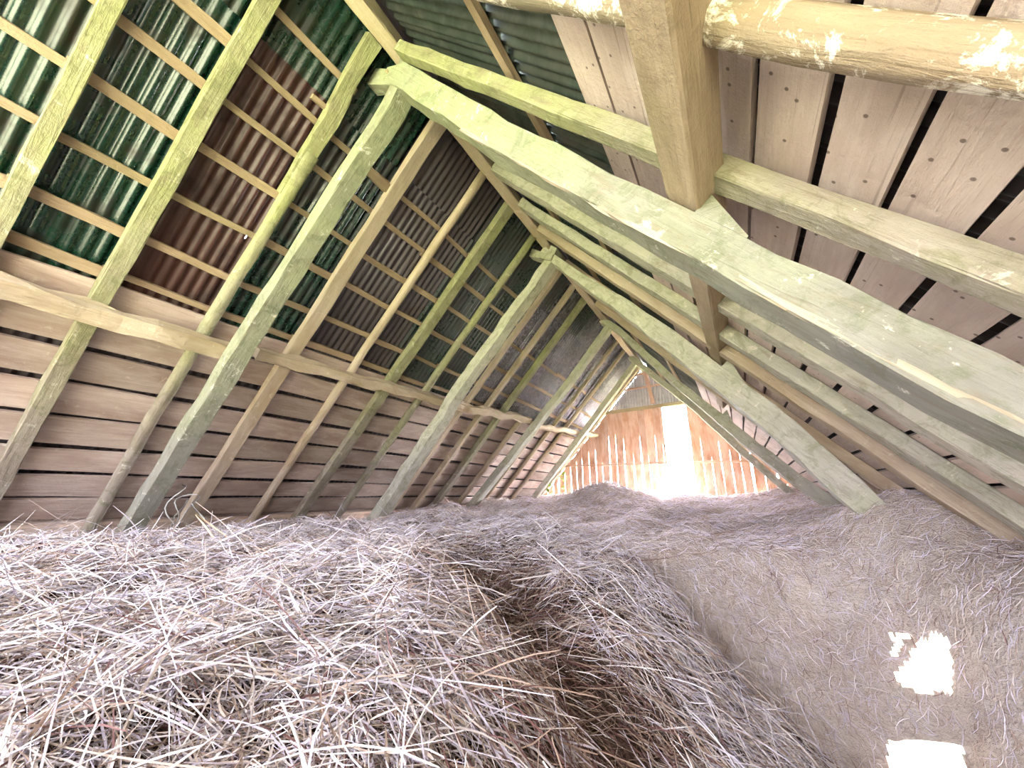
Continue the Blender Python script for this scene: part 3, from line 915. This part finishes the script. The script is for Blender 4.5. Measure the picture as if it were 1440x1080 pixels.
xc_ = (X[:-1, :-1] + X[1:, 1:]) / 2; yc_ = (Y[:-1, :-1] + Y[1:, 1:]) / 2; zc_ = (Zf[:-1, :-1] + Zf[1:, 1:]) / 2
solid = np.ones(xc_.shape, bool)
for i, j in zip(*np.where((xc_ > 2.2) & (yc_ < 4.6) & (zc_ < -0.5))):
    if in_gap(xc_[i, j], zc_[i, j]): solid[i, j] = False
heap2 = link('hay_heap', grid_mesh(X, Y, Zf + ZC, solid & inside(X, Zf) & (Zf > np.maximum(near_h(X, Y) - 0.5, -2.74))[:-1, :-1]), M_HAYFAR)
def far_ok(x, y):
    z = far_h(x, y)
    ok = (z > near_h(x, y) - 0.05) & (z > -2.2)
    for i in np.where(ok & (x > 2.2) & (y < 4.6) & (z < -0.5))[0]:
        if in_gap(x[i], z[i], 0.0): ok[i] = False
    return ok


tag(heap2, 'settled grey-brown hay heap behind the hollow, reaching back to the gable wall', 'hay', kind='stuff')
heap_strands('straw', heap2, far_h, 62000, (-3.3, 3.45), (2.2, 10.9), 4.0, 11.5, 0.075, 0.0010, 0.0006, [2, 3, 3, 2, 2, 0.6, 0.6], 1.3, far_ok, 0.7, 0.2, 1.35, 0.35)

# ------------------------------------------------------------------ small things
def tube(name, pts, r, mat, parent=None, n=6, r1=None):
    """one round strand through a list of points"""
    V, Fc = [], []
    m = len(pts)
    for i, p in enumerate(pts):
        d = (pts[min(i + 1, m - 1)] - pts[max(i - 1, 0)]).normalized()
        a = d.orthogonal().normalized(); b = d.cross(a)
        rr = r + ((r1 if r1 is not None else r) - r) * i / (m - 1)
        for k in range(n):
            q = 2 * math.pi * k / n
            V.append(p - pts[0] + (a * math.cos(q) + b * math.sin(q)) * rr)
    for i in range(m - 1):
        for k in range(n):
            Fc.append((i * n + k, i * n + (k + 1) % n, (i + 1) * n + (k + 1) % n, (i + 1) * n + k))
    Fc += [tuple(reversed(range(n))), tuple(range((m - 1) * n, m * n))]
    return link(name, mesh(V, Fc, True), mat, parent, Matrix.Translation(pts[0]))


tw = NT('dusty_twine')
M_TWINE = tw.fin((0.42, 0.40, 0.38), 0.95, 0.1)
sk = NT('dry_stalk')
M_STALK = sk.fin(sk.mix(sk.noise(None, 30), (0.62, 0.45, 0.30), (0.72, 0.58, 0.42)), 0.7, 0.3)
lf = NT('weed_leaf')
M_LEAF = lf.fin(lf.mix(lf.noise(None, 12), (0.22, 0.42, 0.06), (0.36, 0.55, 0.12)), 0.6, 0.3)

# dusty twine tangled on the foot of the nearest truss (left)
base = RP(-1, 1.70, 4.40, 0.30)
pts = []
rr = random.Random(5)
for i in range(46):
    t = i / 45
    pts.append(base + Vector((0.10 * math.sin(t * 17) + 0.06 * math.sin(t * 41), 0.16 * t * 1.6 + 0.07 * math.cos(t * 23), 0.16 * math.cos(t * 13) - 0.18 * t)))
o = tube('baling_twine', pts, 0.006, M_TWINE)
tag(o, 'dusty grey twine tangled round the left foot of the nearest truss', 'twine')
pts = [RP(-1, 1.86, 4.42 + 0.11 * i, 0.24 - 0.03 * math.sin(i * 1.3)) + Vector((0, 0.02 * math.sin(i * 2.0), 0)) for i in range(6)]
o = tube('hanging_cord', pts, 0.006, M_TWINE)
tag(o, 'thin dark cord hanging beside the left foot of the nearest truss', 'cord')

# folded stalk standing out of the heap under the left slope
def on_ray(px, py, dist):
    cy, sy, cp, sp_ = math.cos(YAW), math.sin(YAW), math.cos(PIT), math.sin(PIT)
    fwd = Vector((-sy * cp, cy * cp, sp_)); right = Vector((cy, sy, 0)); up = right.cross(fwd)
    d = (right * (px - 720) - up * (py - 540) + fwd * FPX).normalized()
    return CAMP + d * dist


def heap_top(x, y): return float(near_h(np.array([x]), np.array([y]))[0]) + ZC


k = Vector((-1.32, 1.34, 0)); k.z = max(heap_top(k.x, k.y) + 0.10, ZC - 0.12)
f1 = Vector((-1.14, 1.44, 0)); f1.z = heap_top(f1.x, f1.y) + 0.01
f2 = Vector((-1.08, 1.54, 0)); f2.z = heap_top(f2.x, f2.y) + 0.015
o = tube('bent_stalk', [f1, f1.lerp(k, 0.5) + Vector((0, 0, 0.006)), k, k.lerp(f2, 0.5) + Vector((0, 0, 0.004)), f2], 0.008, M_STALK, None, 6, 0.005)
tag(o, 'tan folded stalk poking out of the hay under the left slope', 'stalk')

# small green weed in the far left corner by the gable planks
for q, (wx, wy, lab) in enumerate(((-2.78, 10.3, 'small bright green weed in the far left corner, lower clump'), (-2.45, 10.6, 'small green weed stem by the ragged gable planks, taller clump'))):
    zb = float(far_h(np.array([wx]), np.array([wy]))[0]) + ZC
    w = tag(empty('weed', (wx, wy, zb)), lab, 'weed', 'weeds by the gable')
    hh = 0.42 if q == 0 else 0.62
    tube('stem', [Vector((wx, wy, zb)), Vector((wx + 0.03, wy, zb + hh * 0.5)), Vector((wx + 0.02, wy - 0.02, zb + hh))], 0.006, M_LEAF, w)
    for i in range(11):
        zz_ = zb + hh * (0.25 + 0.75 * i / 10)
        a = i * 2.4
        d = Vector((math.cos(a), math.sin(a), 0.35))
        L_ = 0.19
        s_ = Vector((-math.sin(a), math.cos(a), 0)) * 0.05
        me = mesh([(0, 0, 0), d * L_ * 0.5 + s_ + Vector((0, 0, 0.012)), d * L_, d * L_ * 0.5 - s_ + Vector((0, 0, 0.012)), d * L_ * 0.5], [(0, 4, 1), (1, 4, 2), (2, 4, 3), (3, 4, 0)])
        link('leaf', me, M_LEAF, w, Matrix.Translation((wx + 0.025, wy - 0.01, zz_)))
